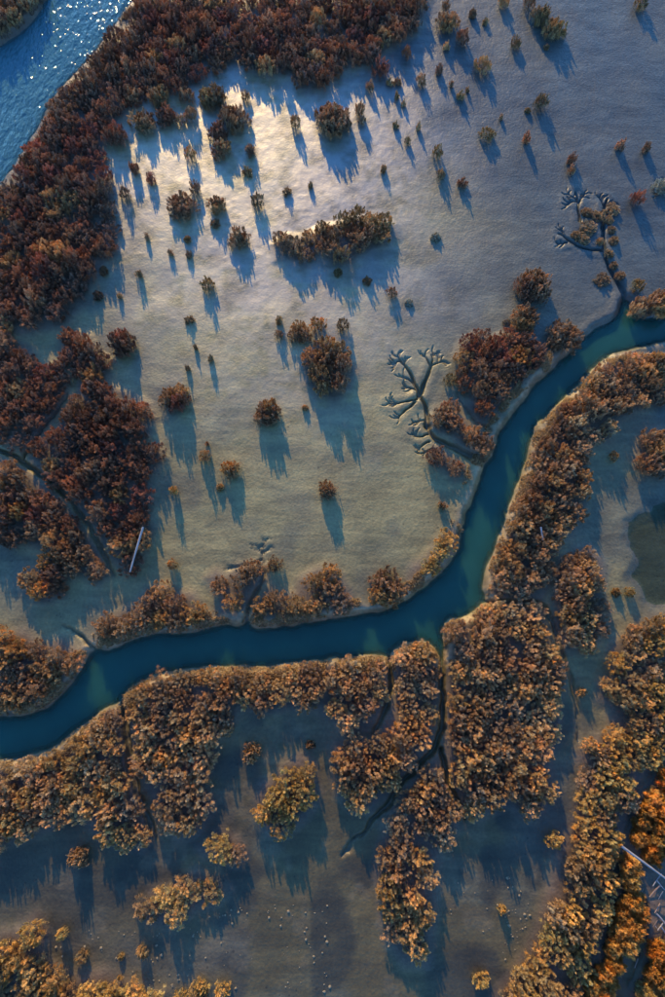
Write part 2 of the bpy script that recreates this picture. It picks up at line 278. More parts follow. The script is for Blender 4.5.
# ------------------------------------------------------------------ thickets (photo pixels of the canopy outline)
RUST = [(.120, .060, .038), (.105, .058, .040), (.140, .068, .040), (.095, .058, .040), (.128, .054, .038)]
BROWN = [(.165, .098, .058), (.145, .085, .055), (.185, .11, .055), (.125, .078, .05)]
TAN = [(.225, .146, .084), (.195, .124, .076), (.24, .152, .076), (.165, .102, .066)]
GOLD = [(.225, .148, .060), (.200, .128, .060), (.24, .155, .062), (.175, .112, .060)]
ORANGE = [(.27, .138, .046), (.26, .155, .06), (.29, .128, .036), (.27, .175, .075)]
OLIVE = [(.12, .084, .045), (.135, .088, .05), (.105, .072, .045)]
MIXW = RUST + RUST[:4] + BROWN[1:3]
MIXN = BROWN + BROWN + [(.205, .112, .045)]
thickets = [
 ('rust brown shrub thicket bordering the bright river in the corner', MIXW, 1.0, [(142, -10), (119, 20), (87, 66), (56, 98), (41, 130), (26, 154), (9, 178), (-12, 192), (-12, 331), (30, 331), (62, 324), (82, 300), (96, 265), (116, 248), (112, 215), (112, 180), (100, 150), (112, 125), (128, 104), (150, 92), (190, 86), (205, 72), (235, 60), (262, 68), (290, 72), (305, 90), (320, 84), (345, 66), (370, 62), (385, 48), (402, 36), (418, 28), (432, -10)]),
 ('brown shrub thicket on the far river bank in the top corner', OLIVE + BROWN, 1.0, [(-40, 62), (-4, 44), (18, 33), (30, 20), (38, 8), (44, -14), (-40, -20)]),
 ('rust shrub thicket at the edge between two narrow ditches', MIXW, 1.0, [(-10, 337), (15, 337), (30, 345), (32, 360), (45, 364), (64, 358), (66, 390), (48, 420), (24, 448), (10, 445), (-10, 438)]),
 ('large rust red shrub thicket with a bleached pole lying on it', MIXW, 1.05, [(57, 336), (72, 327), (87, 333), (92, 348), (107, 357), (108, 372), (102, 380), (125, 388), (147, 402), (153, 415), (148, 433), (136, 442), (155, 444), (163, 457), (156, 470), (148, 480), (149, 500), (149, 520), (153, 527), (146, 545), (132, 572), (120, 570), (107, 556), (94, 533), (79, 512), (60, 488), (33, 466), (27, 454), (52, 426), (74, 395), (76, 370), (60, 358)]),
 ('orange brown shrub thicket below the long diagonal ditch', MIXW + MIXN, 1.0, [(-10, 455), (12, 461), (42, 483), (65, 507), (83, 531), (99, 555), (107, 574), (95, 584), (76, 573), (62, 580), (62, 596), (40, 602), (22, 593), (22, 575), (40, 565), (44, 550), (20, 542), (5, 545), (-10, 542)]),
 ('brown shrub thicket on the blunt creek point beside pale mud', MIXN, 1.0, [(-10, 634), (20, 631), (40, 644), (60, 639), (74, 650), (77, 665), (65, 684), (48, 700), (33, 711), (-10, 714)]),
 ('orange brown shrub thicket on the creek bank under the bleached pole', MIXN, 1.05, [(97, 632), (102, 617), (120, 611), (135, 604), (145, 588), (165, 584), (177, 590), (192, 592), (200, 607), (213, 620), (207, 629), (195, 632), (170, 631), (145, 634), (122, 642), (102, 648)]),
 ('ragged shrub thicket beside the short branching gully on the creek bank', MIXN, .95, [(205, 577), (215, 569), (225, 575), (240, 565), (255, 562), (267, 565), (265, 580), (255, 591), (249, 604), (240, 617), (227, 621), (220, 612), (217, 595)]),
 ('long brown shrub thicket on the near bank right of the short gully', MIXN, 1.0, [(252, 618), (258, 600), (270, 584), (280, 594), (295, 591), (300, 578), (315, 568), (332, 564), (342, 576), (349, 590), (353, 603), (337, 615), (310, 621), (285, 627), (262, 628)]),
 ('golden tipped low shrub strip along the inner creek bend', GOLD[:2] + BROWN, .8, [(409, 578), (414, 565), (429, 555), (440, 538), (454, 526), (463, 535), (459, 550), (444, 564), (427, 577), (414, 584)]),
 ('rust brown shrub thicket on the creek bank opposite the sandy bluff', MIXN + RUST, 1.05, [(457, 356), (463, 341), (477, 331), (492, 335), (504, 331), (522, 334), (538, 340), (548, 352), (546, 365), (532, 376), (519, 384), (507, 397), (496, 412), (482, 421), (469, 404), (474, 390), (479, 377), (466, 372)]),
 ('brown shrub thicket between the branching gully and the creek', MIXN, 1.0, [(430, 419), (438, 406), (452, 404), (464, 414), (474, 424), (487, 432), (493, 445), (488, 458), (476, 456), (462, 446), (450, 433), (434, 428)]),
 ('small rusty shrub strip at the mouth of the branching gully', MIXN + RUST, .8, [(429, 450), (439, 443), (450, 453), (463, 464), (465, 475), (455, 478), (442, 467), (431, 461)]),
 ('brown shrub spray in two clumps across the middle of the upper mudflat', BROWN + OLIVE, 1.0, [(272, 240), (285, 231), (303, 232), (322, 222), (340, 220), (352, 214), (375, 214), (395, 221), (398, 234), (380, 245), (362, 250), (350, 261), (335, 259), (318, 250), (303, 268), (290, 256), (275, 256)]),
 ('dark round shrub thicket alone on the open mud below the central spray', BROWN + OLIVE, 1.2, [(302, 364), (308, 346), (320, 338), (334, 342), (350, 352), (358, 370), (350, 387), (335, 399), (318, 393), (305, 382)]),
 ('broad brown shrub thicket on the outer bend with a pale bank edge', TAN[:2] + BROWN, 1.05, [(674, 366), (640, 356), (612, 361), (596, 373), (580, 389), (562, 406), (545, 425), (536, 440), (535, 455), (526, 475), (516, 500), (506, 527), (496, 555), (488, 580), (490, 596), (515, 599), (543, 602), (553, 590), (556, 572), (550, 560), (560, 545), (575, 530), (586, 510), (592, 490), (588, 465), (594, 445), (612, 440), (620, 420), (640, 408), (674, 398)]),
 ('brown shrub thicket at the margin above the greenish pool', BROWN, 1.05, [(637, 442), (645, 431), (680, 426), (680, 480), (650, 478), (640, 465)]),
 ('double domed shrub thicket between the winding ditch and the greenish pool', TAN, 1.05, [(567, 557), (577, 549), (592, 546), (604, 556), (608, 575), (604, 590), (608, 605), (604, 620), (608, 632), (597, 645), (582, 652), (567, 650), (556, 635), (554, 620), (558, 607), (553, 596), (558, 580)]),
 ('largest central shrub thicket at the creek fork with many tan tufts', TAN, 1.05, [(446, 628), (455, 619), (467, 621), (477, 623), (485, 609), (497, 605), (512, 609), (532, 606), (546, 612), (549, 632), (554, 652), (565, 667), (567, 685), (560, 705), (562, 722), (558, 745), (552, 765), (558, 785), (555, 797), (540, 815), (522, 815), (510, 803), (495, 812), (480, 820), (468, 812), (457, 790), (450, 770), (447, 745), (448, 700), (447, 650)]),
 ('tapering tan shrub tongue reaching down onto the dark mud', GOLD[1:2] + TAN, 1.0, [(439, 757), (428, 766), (414, 783), (400, 803), (388, 827), (379, 852), (376, 872), (381, 897), (383, 922), (389, 948), (405, 968), (428, 968), (433, 947), (435, 922), (438, 897), (435, 872), (441, 850), (462, 828), (456, 807), (446, 788)]),
 ('tan shrub thicket between two ditches south of the creek', TAN, 1.05, [(395, 658), (401, 648), (413, 642), (429, 646), (437, 662), (438, 700), (435, 738), (424, 756), (406, 773), (384, 799), (372, 812), (352, 812), (338, 795), (333, 775), (333, 750), (347, 740), (374, 742), (387, 726), (396, 700)]),
 ('long hooked shrub thicket lining the near creek bank', TAN, 1.05, [(124, 703), (136, 686), (165, 675), (200, 670), (262, 668), (300, 664), (332, 660), (375, 656), (386, 668), (388, 690), (379, 715), (369, 733), (345, 732), (335, 718), (300, 707), (262, 712), (240, 710), (230, 725), (215, 735), (212, 755), (207, 770), (202, 790), (211, 810), (200, 832), (175, 841), (162, 827), (151, 805), (139, 780), (132, 760), (130, 730)]),
 ('tan shrub thicket at the frame edge behind a pale grassy bank', GOLD[1:2] + TAN, 1.05, [(112, 713), (120, 720), (121, 745), (128, 776), (140, 810), (150, 838), (140, 850), (118, 847), (100, 842), (82, 822), (70, 812), (45, 831), (15, 842), (-12, 847), (-12, 768), (20, 764), (50, 758), (70, 746), (90, 727)]),
 ('rounded golden shrub thicket standing alone south of the creek', GOLD, 1.05, [(257, 797), (261, 786), (275, 780), (288, 766), (300, 756), (312, 764), (316, 785), (317, 805), (300, 825), (285, 836), (265, 833), (257, 815)]),
 ('golden yellow shrub thicket lying aslant on the dark mud', GOLD, .9, [(138, 911), (150, 895), (175, 888), (195, 872), (210, 882), (229, 890), (215, 905), (195, 912), (175, 926), (150, 926), (140, 920)]),
 ('small shrub thicket just off the tip of the hooked thicket', GOLD + TAN, .9, [(197, 851), (205, 840), (220, 832), (235, 842), (244, 856), (235, 866), (215, 861)]),
 ('golden shrub thicket filling the bottom corner beside dark mud', GOLD, 1.0, [(-12, 941), (20, 932), (33, 918), (43, 935), (41, 960), (55, 975), (75, 980), (100, 974), (130, 988), (160, 1000), (150, 1030), (-12, 1030)]),
 ('long golden brown shrub belt running diagonally to the bottom edge', GOLD + TAN[:2], 1.05, [(680, 606), (640, 626), (614, 641), (612, 663), (620, 676), (602, 684), (600, 700), (612, 706), (614, 730), (592, 744), (579, 755), (586, 770), (581, 800), (574, 830), (560, 852), (555, 880), (547, 905), (540, 930), (530, 955), (515, 976), (496, 1003), (490, 1030), (582, 1030), (588, 985), (598, 955), (608, 930), (616, 900), (622, 872), (622, 850), (630, 828), (638, 790), (656, 770), (680, 758)]),
]
orange_beds = [
 ('bright orange dry grass bed above the driftwood heap', [(690, 762), (660, 776), (644, 797), (633, 825), (630, 846), (645, 858), (660, 862), (690, 864)]),
 ('orange dry grass strip between the shrub belt and the driftwood heap', [(622, 854), (632, 858), (644, 868), (646, 890), (647, 912), (638, 950), (618, 985), (610, 1030), (580, 1030), (586, 985), (596, 955), (606, 925), (614, 900), (620, 875)]),
 ('orange dry grass bed filling the bottom corner below the driftwood', [(690, 935), (668, 940), (652, 945), (648, 965), (636, 990), (625, 1030), (690, 1030)]),
]
# isolated shrubs: (x, y, diameter px, height m, palette, form, label)
S, C_, T_ = 'shrub', 'cushion', 'slender'
TUFT_TOP = 'tiny shrub tufts under the top thicket'
TUFT_R = 'tiny shrub tufts on the blue grey mud'
TUFT_MID = 'tiny shrub tufts on the beige mud'
singles = [
 (132, 95, 18, .9, BROWN, S, 'brown shrub at the mud edge nearest the riverside thicket, westernmost of its row'), (158, 95, 24, .9, BROWN, S, 'wide brown shrub in the row along the riverside thicket'),
 (142, 120, 26, .9, BROWN, S, 'brown shrub in the shaded inlet, lower neighbour of the thicket row'), (165, 114, 24, .9, RUST, S, 'reddish shrub touching two smaller shrubs in the shaded inlet'),
 (180, 120, 12, .7, BROWN, S, 'small brown shrub squeezed between two larger ones in the shaded inlet'), (190, 114, 14, .8, BROWN, S, 'small round shrub ending the row in the shaded inlet'),
 (114, 134, 26, 1.0, RUST, S, 'rusty shrub standing in shade off the riverside thicket'), (186, 95, 16, .8, BROWN, S, 'brown shrub at the upper end of the shaded inlet'),
 (212, 95, 27, .9, OLIVE, S, 'flat brown shrub at the top of the bright glare'), (233, 117, 30, .95, BROWN, S, 'largest brown shrub within the bright glare, broad topped'),
 (217, 130, 20, .85, RUST, S, 'rusty shrub tucked under the broad one in the glare'), (220, 148, 21, .8, BROWN, S, 'round brown shrub third down the glare row'),
 (250, 149, 11, .9, RUST, T_, 'narrow red brown shrub casting a long shadow in the glare'), (247, 170, 10, .8, OLIVE, T_, 'narrow olive shrub below the red one in the glare'),
 (257, 200, 15, .85, OLIVE, S, 'olive shrub with long shadow at the lower end of the glare'), (190, 153, 12, .8, BROWN, S, 'small shrub between inlet shade and glare'),
 (134, 167, 12, 1.0, RUST, T_, 'rusty upright shrub, upper of a pair beside the riverside thicket'), (150, 177, 11, .9, RUST, T_, 'rusty upright shrub, lower of a pair beside the riverside thicket'),
 (124, 192, 10, .8, RUST, S, 'small shrub nearest the bulge of the riverside thicket'), (194, 187, 12, .8, BROWN, S, 'small brown shrub above the two round ones'),
 (181, 206, 31, .75, BROWN, S, 'broad flat brown shrub on the mud west of the glare'), (217, 204, 20, .85, BROWN, S, 'round brown shrub right beside the broad flat one'),
 (215, 222, 10, .5, BROWN, C_, 'small flat shrub under the round brown one'), (239, 238, 23, .8, BROWN, S, 'brown shrub west of the central spray, slanting up'),
 (295, 121, 12, .8, OLIVE, S, 'olive shrub alone above the bright mud near the top thicket'), (333, 119, 37, 1.1, BROWN, S, 'big dark round shrub detached from the top thicket'),
 (287, 190, 7, .7, OLIVE, T_, ('lone tiny tuft on the brightest mud above the central spray', TUFT_TOP)), (310, 184, 5, .6, OLIVE, T_, ('minute tuft right beside the lone one above the central spray', TUFT_TOP)), (245, 95, 10, .6, OLIVE, S, ('tiny tuft at the top of the glare under the thicket edge', TUFT_TOP)), (147, 236, 5, .6, BROWN, T_, ('tiny tuft on mud below the broad flat shrub toward the thicket', TUFT_MID)), (187, 238, 6, .5, BROWN, C_, ('tiny flat tuft straight below the broad flat brown shrub', TUFT_MID)), (170, 252, 5, .6, BROWN, T_, ('tiny thin tuft, first of two side by side below the broad flat shrub', TUFT_MID)), (188, 253, 6, .6, BROWN, T_, ('tiny thin tuft, second of two side by side below the broad flat shrub', TUFT_MID)),
 (448, 20, 24, .9, BROWN, S, 'wide brown shrub at the top edge off the thicket end'), (463, 36, 15, .9, RUST, S, 'rusty shrub below the wide one at the top edge'), (473, 12, 9, .6, BROWN, C_, ('tiny low tuft right of the wide shrub at the top edge', TUFT_TOP)), (486, 20, 6, .5, OLIVE, T_, ('minute tuft at the top edge, farthest right beside the wide shrub', TUFT_TOP)),
 (483, 63, 18, .8, BROWN, S, 'round brown shrub alone on the mud with broad shadow'), (516, 42, 11, .7, OLIVE, S, 'small olive shrub between the round brown one and the green pair'),
 (530, 1, 11, .8, BROWN, S, 'brown shrub cut by the top edge beside the green pair'), (541, 14, 20, .95, OLIVE, S, 'green tinged shrub, upper of the joined pair at the top'), (555, 28, 24, .9, OLIVE, S, 'green and brown shrub, lower of the joined pair at the top'), (547, 46, 5, .4, BROWN, C_, ('minute tuft under the green tinged pair at the top', TUFT_R)), (504, 0, 11, .7, BROWN, S, 'small brown shrub cut by the top edge above the mud'),
 (642, 0, 16, .9, OLIVE, S, 'dark shrub cut by the top edge near the corner'), (439, 67, 9, .9, RUST, T_, 'thin reddish shrub with a long shadow beside the thicket end'), (422, 79, 10, .7, BROWN, S, 'small brown shrub among shadows off the thicket end'), (461, 94, 6, .8, OLIVE, T_, ('tiny slim tuft below the round brown shrub on grey mud', TUFT_R)), (542, 101, 13, .9, OLIVE, S, 'dark olive shrub on grey mud with a long slanting shadow'),
 (488, 133, 17, .6, OLIVE, S, 'round green shrub in the middle of the grey mud'), (528, 109, 5, .4, OLIVE, C_, ('tiny flat tuft just left of the dark olive shrub', TUFT_R)), (527, 136, 7, 1.1, RUST, T_, ('slim reddish tuft with the longest shadow below the dark olive shrub', TUFT_R)), (502, 116, 4, .5, BROWN, T_, ('minute tuft above the round green shrub on grey mud', TUFT_R)), (396, 123, 5, .7, OLIVE, T_, ('tiny tuft right of the big dark round shrub, first of a loose trio', TUFT_TOP)), (419, 125, 4, .8, OLIVE, T_, ('minute thin tuft, rightmost of a loose trio beside the big round shrub', TUFT_TOP)), (408, 140, 6, .5, OLIVE, S, ('tiny bushy tuft, lowest of a loose trio beside the big round shrub', TUFT_TOP)),
 (438, 151, 11, .9, OLIVE, S, 'dark shrub, upper of two sharing one long shadow'), (441, 173, 8, .7, OLIVE, S, 'dark shrub, lower of two sharing one long shadow'), (463, 181, 9, .9, RUST, T_, 'narrow brown shrub just right of the two in line'), (384, 167, 6, .8, OLIVE, T_, ('tiny tuft alone above the right end of the central spray', TUFT_TOP)),
 (436, 236, 11, .4, [(.16, .15, .13)], C_, 'grey low shrub in the middle of the bare mud'), (573, 156, 9, 1.1, RUST, T_, 'reddish upright shrub above the upper branching gully'), (572, 169, 9, .6, TAN, S, 'tan shrub at the foot of the reddish one above the gully'),
 (622, 144, 9, 1.0, RUST, T_, 'slender pinkish shrub, first of two side by side near the margin'), (647, 146, 8, .9, RUST, T_, 'slender pinkish shrub, second of two and nearer the margin'), (638, 197, 13, 1.0, RUST, S, 'reddish shrub with triangular shadow east of the upper gully'), (661, 186, 16, .6, [(.13, .13, .12)], S, 'grey bare shrub at the margin by a small gully'),
 (360, 108, 11, .9, BROWN, S, 'dark shrub right beside the big round one under the top thicket'), (362, 120, 7, .6, BROWN, S, ('tiny tuft touching the dark shrub beside the big round one', TUFT_TOP)), (380, 67, 18, .9, RUST, S, 'rusty shrub hanging off the lower edge of the top thicket'), (397, 95, 5, .6, OLIVE, T_, ('minute tuft in shadow streaks under the thicket, upper of two', TUFT_TOP)), (404, 102, 4, .6, OLIVE, T_, ('minute tuft in shadow streaks under the thicket, lower of two', TUFT_TOP)), (370, 85, 8, .7, BROWN, S, ('tiny tuft below the rusty shrub hanging off the thicket', TUFT_TOP)), (390, 80, 6, .7, BROWN, T_, ('tiny tuft in thicket shade, left one of a close pair', TUFT_TOP)), (398, 80, 6, .7, BROWN, T_, ('tiny tuft in thicket shade, right one of a close pair', TUFT_TOP)), (407, 52, 10, .8, RUST, S, ('small rusty tuft at the very end of the top thicket', TUFT_TOP)), (447, 45, 6, .7, BROWN, T_, ('tiny tuft directly beside the rusty shrub near the top edge', TUFT_R)), (446, 5, 7, .6, BROWN, S, ('small tuft cut by the top edge above the wide shrub', TUFT_R)), (452, 83, 4, .6, BROWN, T_, ('minute tuft between the thin reddish shrub and the slim one', TUFT_R)), (468, 88, 4, .6, BROWN, T_, ('minute tuft right above the slim one on grey mud', TUFT_R)), (345, 50, 14, .8, RUST, S, 'red shrub peeking from a gap of the top thicket'),
 (207, 283, 15, .8, OLIVE, S, 'dark round shrub alone on beige mud with a tapering shadow'), (139, 273, 6, .8, OLIVE, T_, ('tiny slim tuft on beige mud nearest the riverside thicket bay', TUFT_MID)), (119, 295, 4, .6, BROWN, T_, ('minute tuft in front of the reddish shrub in the thicket bay', TUFT_MID)), (103, 270, 11, .5, BROWN, C_, 'small shrub against the riverside thicket edge'), (97, 294, 10, .6, RUST, C_, 'small reddish shrub in the bay under the riverside thicket'), (189, 319, 8, .6, OLIVE, T_, ('small tuft below the dark round shrub, highest of four in a column', TUFT_MID)), (195, 346, 4, .7, OLIVE, T_, ('minute tuft, second of four in a column on beige mud', TUFT_MID)), (210, 358, 5, .8, OLIVE, T_, ('minute tuft, rightmost of four in a column on beige mud', TUFT_MID)), (187, 367, 4, .8, OLIVE, T_, ('minute tuft, lowest of four in a column on beige mud', TUFT_MID)),
 (121, 342, 27, .95, RUST, S, 'rusty red round shrub off the shoulder of the western thicket'), (175, 398, 29, .9, RUST + BROWN, S, 'rusty dome shaped shrub with spiky top on open mud'), (267, 413, 27, .9, MIXN, S, 'spreading orange tipped shrub on open mud with a deep shadow'), (272, 400, 5, .5, BROWN, T_, ('minute tuft just above the spreading orange tipped shrub', TUFT_MID)), (305, 407, 6, .4, TAN, C_, ('tiny pale flat tuft between orange tipped shrub and dark round thicket', TUFT_MID)),
 (204, 455, 12, .9, MIXN, S, 'orange tipped shrub with a thin long shadow, above its bushier neighbour'), (207, 443, 4, .6, BROWN, T_, ('minute tuft above the orange tipped shrub with thin shadow', TUFT_MID)), (231, 469, 21, .8, MIXN, S, 'bushy orange flecked shrub with a tiny one at its foot'), (220, 487, 7, .5, TAN, C_, ('tiny tan tuft at the foot of the bushy orange flecked shrub', TUFT_MID)), (173, 490, 9, .95, GOLD, S, 'small yellowish shrub with a long narrow shadow'), (327, 490, 20, .75, MIXN, S, 'orange brown shrub alone north of the creek with blunt shadow'),
 (279, 334, 8, .6, BROWN, S, 'small shrub, lower of the two west of the dark round thicket'), (279, 319, 7, .7, OLIVE, T_, 'small shrub, upper of the two west of the dark round thicket'), (300, 331, 25, .8, BROWN, S, 'brown shrub just above the dark round thicket'), (318, 324, 17, .9, GOLD[1:2] + BROWN, S, 'small golden topped shrub above the dark round thicket'),
 (338, 271, 8, .5, OLIVE, C_, 'small dark shrub in the shade of the central spray'), (367, 280, 8, .45, OLIVE, C_, 'small dark shrub at the shadow tips of the central spray'), (392, 292, 11, .6, BROWN, S, 'small brown shrub southeast of the central spray'), (409, 302, 8, .3, [(.17, .16, .14)], C_, 'pale grey low shrub on bare mud southeast of the spray'), (343, 325, 13, .8, OLIVE, S, 'dark shrub just northeast of the dark round thicket'),
 (534, 286, 35, 1.15, RUST + BROWN, S, 'big rusty round shrub standing highest above the creek bend'), (525, 318, 28, .95, BROWN, S, 'brown shrub between the big rusty one and the creek thicket'), (565, 337, 35, .85, MIXN, S, 'pinkish brown shrub on the bank east of the creek thicket'), (507, 322, 9, .3, [(.15, .13, .11)], C_, 'small grey shrub at the corner of the creek thicket'),
 (642, 306, 24, .9, GOLD[1:2] + TAN, S, 'tan shrub on the bank by the gully mouth'), (660, 304, 28, .9, TAN, S, 'tan shrub cut by the margin on the upper creek bank'), (638, 286, 15, .7, OLIVE, S, 'dark olive shrub beside the gully mouth'),
 (464, 383, 17, .7, RUST, S, 'reddish shrub in the gap west of the creek thicket'), (450, 379, 13, .5, OLIVE + GOLD, S, 'yellow green low shrub on the bank above the branching gully'), (462, 371, 12, .8, BROWN, S, 'brown shrub at the inner corner of the creek thicket'),
 (614, 456, 11, .6, BROWN, S, 'small brown shrub on shaded mud behind the outer bend thicket'), (659, 362, 26, .9, BROWN, S, 'brown shrub at the margin on the outer creek bank'),
 (617, 592, 9, .5, GOLD, C_, 'small golden shrub, first of two near the pool'), (630, 592, 11, .6, GOLD, S, 'golden shrub, second of two near the pool'), (387, 588, 40, .9, MIXN, S, 'dome shaped golden brown shrub on the inner bank before the bend'), (442, 505, 9, .8, MIXN, T_, 'small orange shrub with a long shadow near the cove'), (172, 564, 11, .8, MIXN, S, 'small orange shrub north of the bank thicket'), (275, 564, 17, .7, GOLD[1:2] + BROWN, S, 'golden shrub at the head of the short gully'),
 (252, 752, 22, .7, TAN, S, 'tan shrub in the shaded bay behind the hooked thicket'), (227, 730, 14, .6, TAN, S, 'small tan shrub hugging the bay edge of the hooked thicket'), (310, 745, 9, .5, TAN, C_, 'small tan shrub in the blue shaded bay'), (79, 857, 21, .8, TAN, S, 'tan upright shrub alone in the lower corner mud'),
 (62, 934, 11, .7, GOLD, S, 'small golden shrub beside the bottom corner thicket'), (82, 957, 14, .5, GOLD, S, 'low golden shrub above the bottom corner thicket'), (142, 953, 12, .7, GOLD, S, 'golden upright shrub below the slanting golden thicket'), (121, 957, 6, .3, GOLD, C_, 'tiny golden shrub left of the upright golden one'), (200, 993, 22, .6, GOLD, S, 'golden shrub cut by the bottom edge, larger of two'), (222, 990, 17, .6, GOLD, S, 'golden shrub cut by the bottom edge, smaller of two'), (180, 997, 14, .5, GOLD, S, 'golden shrub cut by the bottom edge next to the corner thicket'),
 (554, 840, 16, .7, GOLD, S, 'golden shrub just off the diagonal belt'), (502, 910, 10, .5, GOLD, S, 'small golden shrub alone on the dark mud'), (482, 981, 17, .6, GOLD, S, 'yellow shrub at the bottom edge of the dark mud'), (582, 692, 11, .5, TAN, S, 'small tan shrub on mud below the double domed thicket'), (590, 746, 17, .8, TAN, S, 'tan shrub standing off the diagonal belt'), (600, 764, 9, .6, TAN, S, 'small tan shrub tucked beside the diagonal belt'),
 (634, 930, 24, .8, ORANGE, S, 'round orange shrub in front of the driftwood heap'),
]
for q, (x, y, d) in enumerate([(235, 340, 13), (245, 425, 19), (218, 495, 13), (310, 505, 9), (300, 365, 13), (375, 325, 15), (358, 385, 8), (372, 440, 9), (385, 498, 11), (360, 570, 8), (385, 635, 8), (418, 692, 12), (325, 712, 15), (175, 470, 10)]):
    nm = ['pale yellow cushion at the head of the upper gully', 'widest tan cushion between the arms of the upper gully', 'tan cushion below the widest one at the upper gully', 'small tan cushion on the lip of the upper gully trunk',
          'yellow green cushion in the fork of the upper gully', 'tan fan shaped cushion at the eastern arm of the upper gully', 'small pale cushion, highest of the line east of the upper gully', 'small pale cushion, second of the line east of the upper gully',
          'golden cushion, third of the line east of the upper gully', 'tiny tan cushion midway down the upper gully', 'tiny tan cushion lower down the upper gully', 'tan cushion beside the bend of the upper gully', 'spiky tan cushion alone west of the upper gully trunk', 'pale cushion by the western arm of the upper gully'][q]
    singles.append((*c2(x, y), d, .38, [(.17, .112, .068), (.15, .095, .06)], C_, nm + ' (low shrub)' if False else nm))

# ------------------------------------------------------------------ ground: one sheet, fine where the photo looks, coarse out to the horizon
def axis(lo, hi, step):
    core = np.arange(lo, hi + step / 2, step); out = []; s = step; x = hi
    while x < 1500: s *= 1.35; x += s; out.append(x)
    left = []; s = step; x = lo
    while x > -1500: s *= 1.35; x -= s; left.append(x)
    return np.array(left[::-1] + list(core) + out)
def refine(ax, bands):
    for lo, hi, st in bands:
        ax = np.concatenate([ax[ax < lo - 1e-6], np.arange(lo, hi, st), ax[ax > hi + .02]])
    return ax
GX = refine(axis(-27, 27, .09), [(at(384, 400)[0], at(446, 400)[0], .045), (at(555, 220)[0], at(625, 220)[0], .05)])
GY = refine(axis(-18, 52, .09), [(at(400, 455)[1], at(400, 348)[1], .045), (at(580, 262)[1], at(580, 190)[1], .05)])
XX, YY = np.meshgrid(GX, GY); P = np.stack([XX.ravel(), YY.ravel()], 1)
print('grid', len(P))

def near(P, poly, m):
    lo = poly.min(0) - m; hi = poly.max(0) + m
    return np.where((P[:, 0] > lo[0]) & (P[:, 0] < hi[0]) & (P[:, 1] > lo[1]) & (P[:, 1] < hi[1]))[0]
WPOLY = [ats(t[3], .5) for t in thickets]
OPOLY = [ats(t[1], .3) for t in orange_beds] + [ats([(640, 856), (690, 856), (690, 942), (644, 942)], .1)]

def ground(P):
    n = len(P)
    wob = np.stack([vnoise(P, .55, 1) * .16 + vnoise(P, .22, 6) * .07, vnoise(P, .55, 2) * .16 + vnoise(P, .22, 7) * .07], 1)
    Q = P + wob
    far = np.full(n, 9.0)
    dc = far.copy(); i = near(P, CREEK, 3); dc[i] = sdf(Q[i], CREEK)
    dr = far.copy(); i = near(P, RIVER, 3); dr[i] = sdf(Q[i], RIVER)
    dp = far.copy(); i = near(P, POOL, 2); dp[i] = sdf(Q[i], POOL) + vnoise(P[i], 1.1, 41) * .9 + vnoise(P[i], .4, 42) * .3
    z = vnoise(P, 6, 3) * .08 + vnoise(P, 2.2, 4) * .045 + vnoise(P, .7, 5) * .02 + vnoise(P, .25, 8) * .012
    veg = np.zeros(n)
    for wp in WPOLY + OPOLY:
        i = near(P, wp, 1.5)
        if len(i): veg[i] = np.maximum(veg[i], sstep(-sdf(P[i], wp), -.5, .3))
    z += veg * .12
    dmin = np.minimum(dc, dr)
    z += .06 * np.exp(-((dmin - .5) / .35) ** 2)
    dd = far.copy(); ditch = np.zeros(n)
    for pl, wd, dep, isd in DIT:
        m = 1.6; i = near(P, pl, m)
        if not len(i): continue
        d, tt = seg_dist_t(P[i] + wob[i] * (1.5 if isd else .6), pl)
        wl = wd * (.75 - .4 * tt) if isd else wd * (1.4 - .95 * tt)
        dd[i] = np.minimum(dd[i], d - wl / 2)
        cut = -dep * ((1.1 - .8 * tt) if isd else (1.25 - .6 * tt)) * (1 - sstep(d, wl * .12, wl * .5 + (.06 if isd else .035)))
        lip = (0 if isd or wd < .1 else .06) * np.exp(-((d - wl * .5 - .30) / .24) ** 2)
        ditch[i] = np.where(cut < ditch[i], cut, ditch[i]); 
        z[i] += np.where(dd[i] > 0, lip * .6, 0)
    z = np.minimum(z, z * .3 + 9) + ditch
    # creek and river cut
    for d, depth in ((dc, .75), (dr, 1.1)):
        prof = np.where(d > 0, WZ + (d / .35) * .36, WZ - depth * (1 - np.exp(np.minimum(d, 0) / .75)))
        k = sstep(d, .05, .42); z = np.where(d < .42, np.minimum(z, prof * (1 - k) + z * k), z)
    z = z - .16 * (1 - sstep(dp, -.9, .25))
    return z, dict(dc=dc, dr=dr, dp=dp, veg=veg, dd=dd)

Z, A = ground(P)
nx, ny = len(GX), len(GY)
me = bpy.data.meshes.new('ground')
co = np.concatenate([P, Z[:, None]], 1).astype(np.float32)
jj, ii = np.meshgrid(np.arange(ny - 1), np.arange(nx - 1), indexing='ij'); b0 = (jj * nx + ii).ravel()
quads = np.stack([b0, b0 + 1, b0 + nx + 1, b0 + nx], 1).astype(np.int32)
me.vertices.add(len(co)); me.vertices.foreach_set('co', co.ravel())
me.loops.add(quads.size); me.loops.foreach_set('vertex_index', quads.ravel())
me.polygons.add(len(quads)); me.polygons.foreach_set('loop_start', np.arange(0, quads.size, 4, dtype=np.int32)); me.polygons.foreach_set('loop_total', np.full(len(quads), 4, np.int32))
me.polygons.foreach_set('use_smooth', np.ones(len(quads), bool)); me.update(); me.validate()
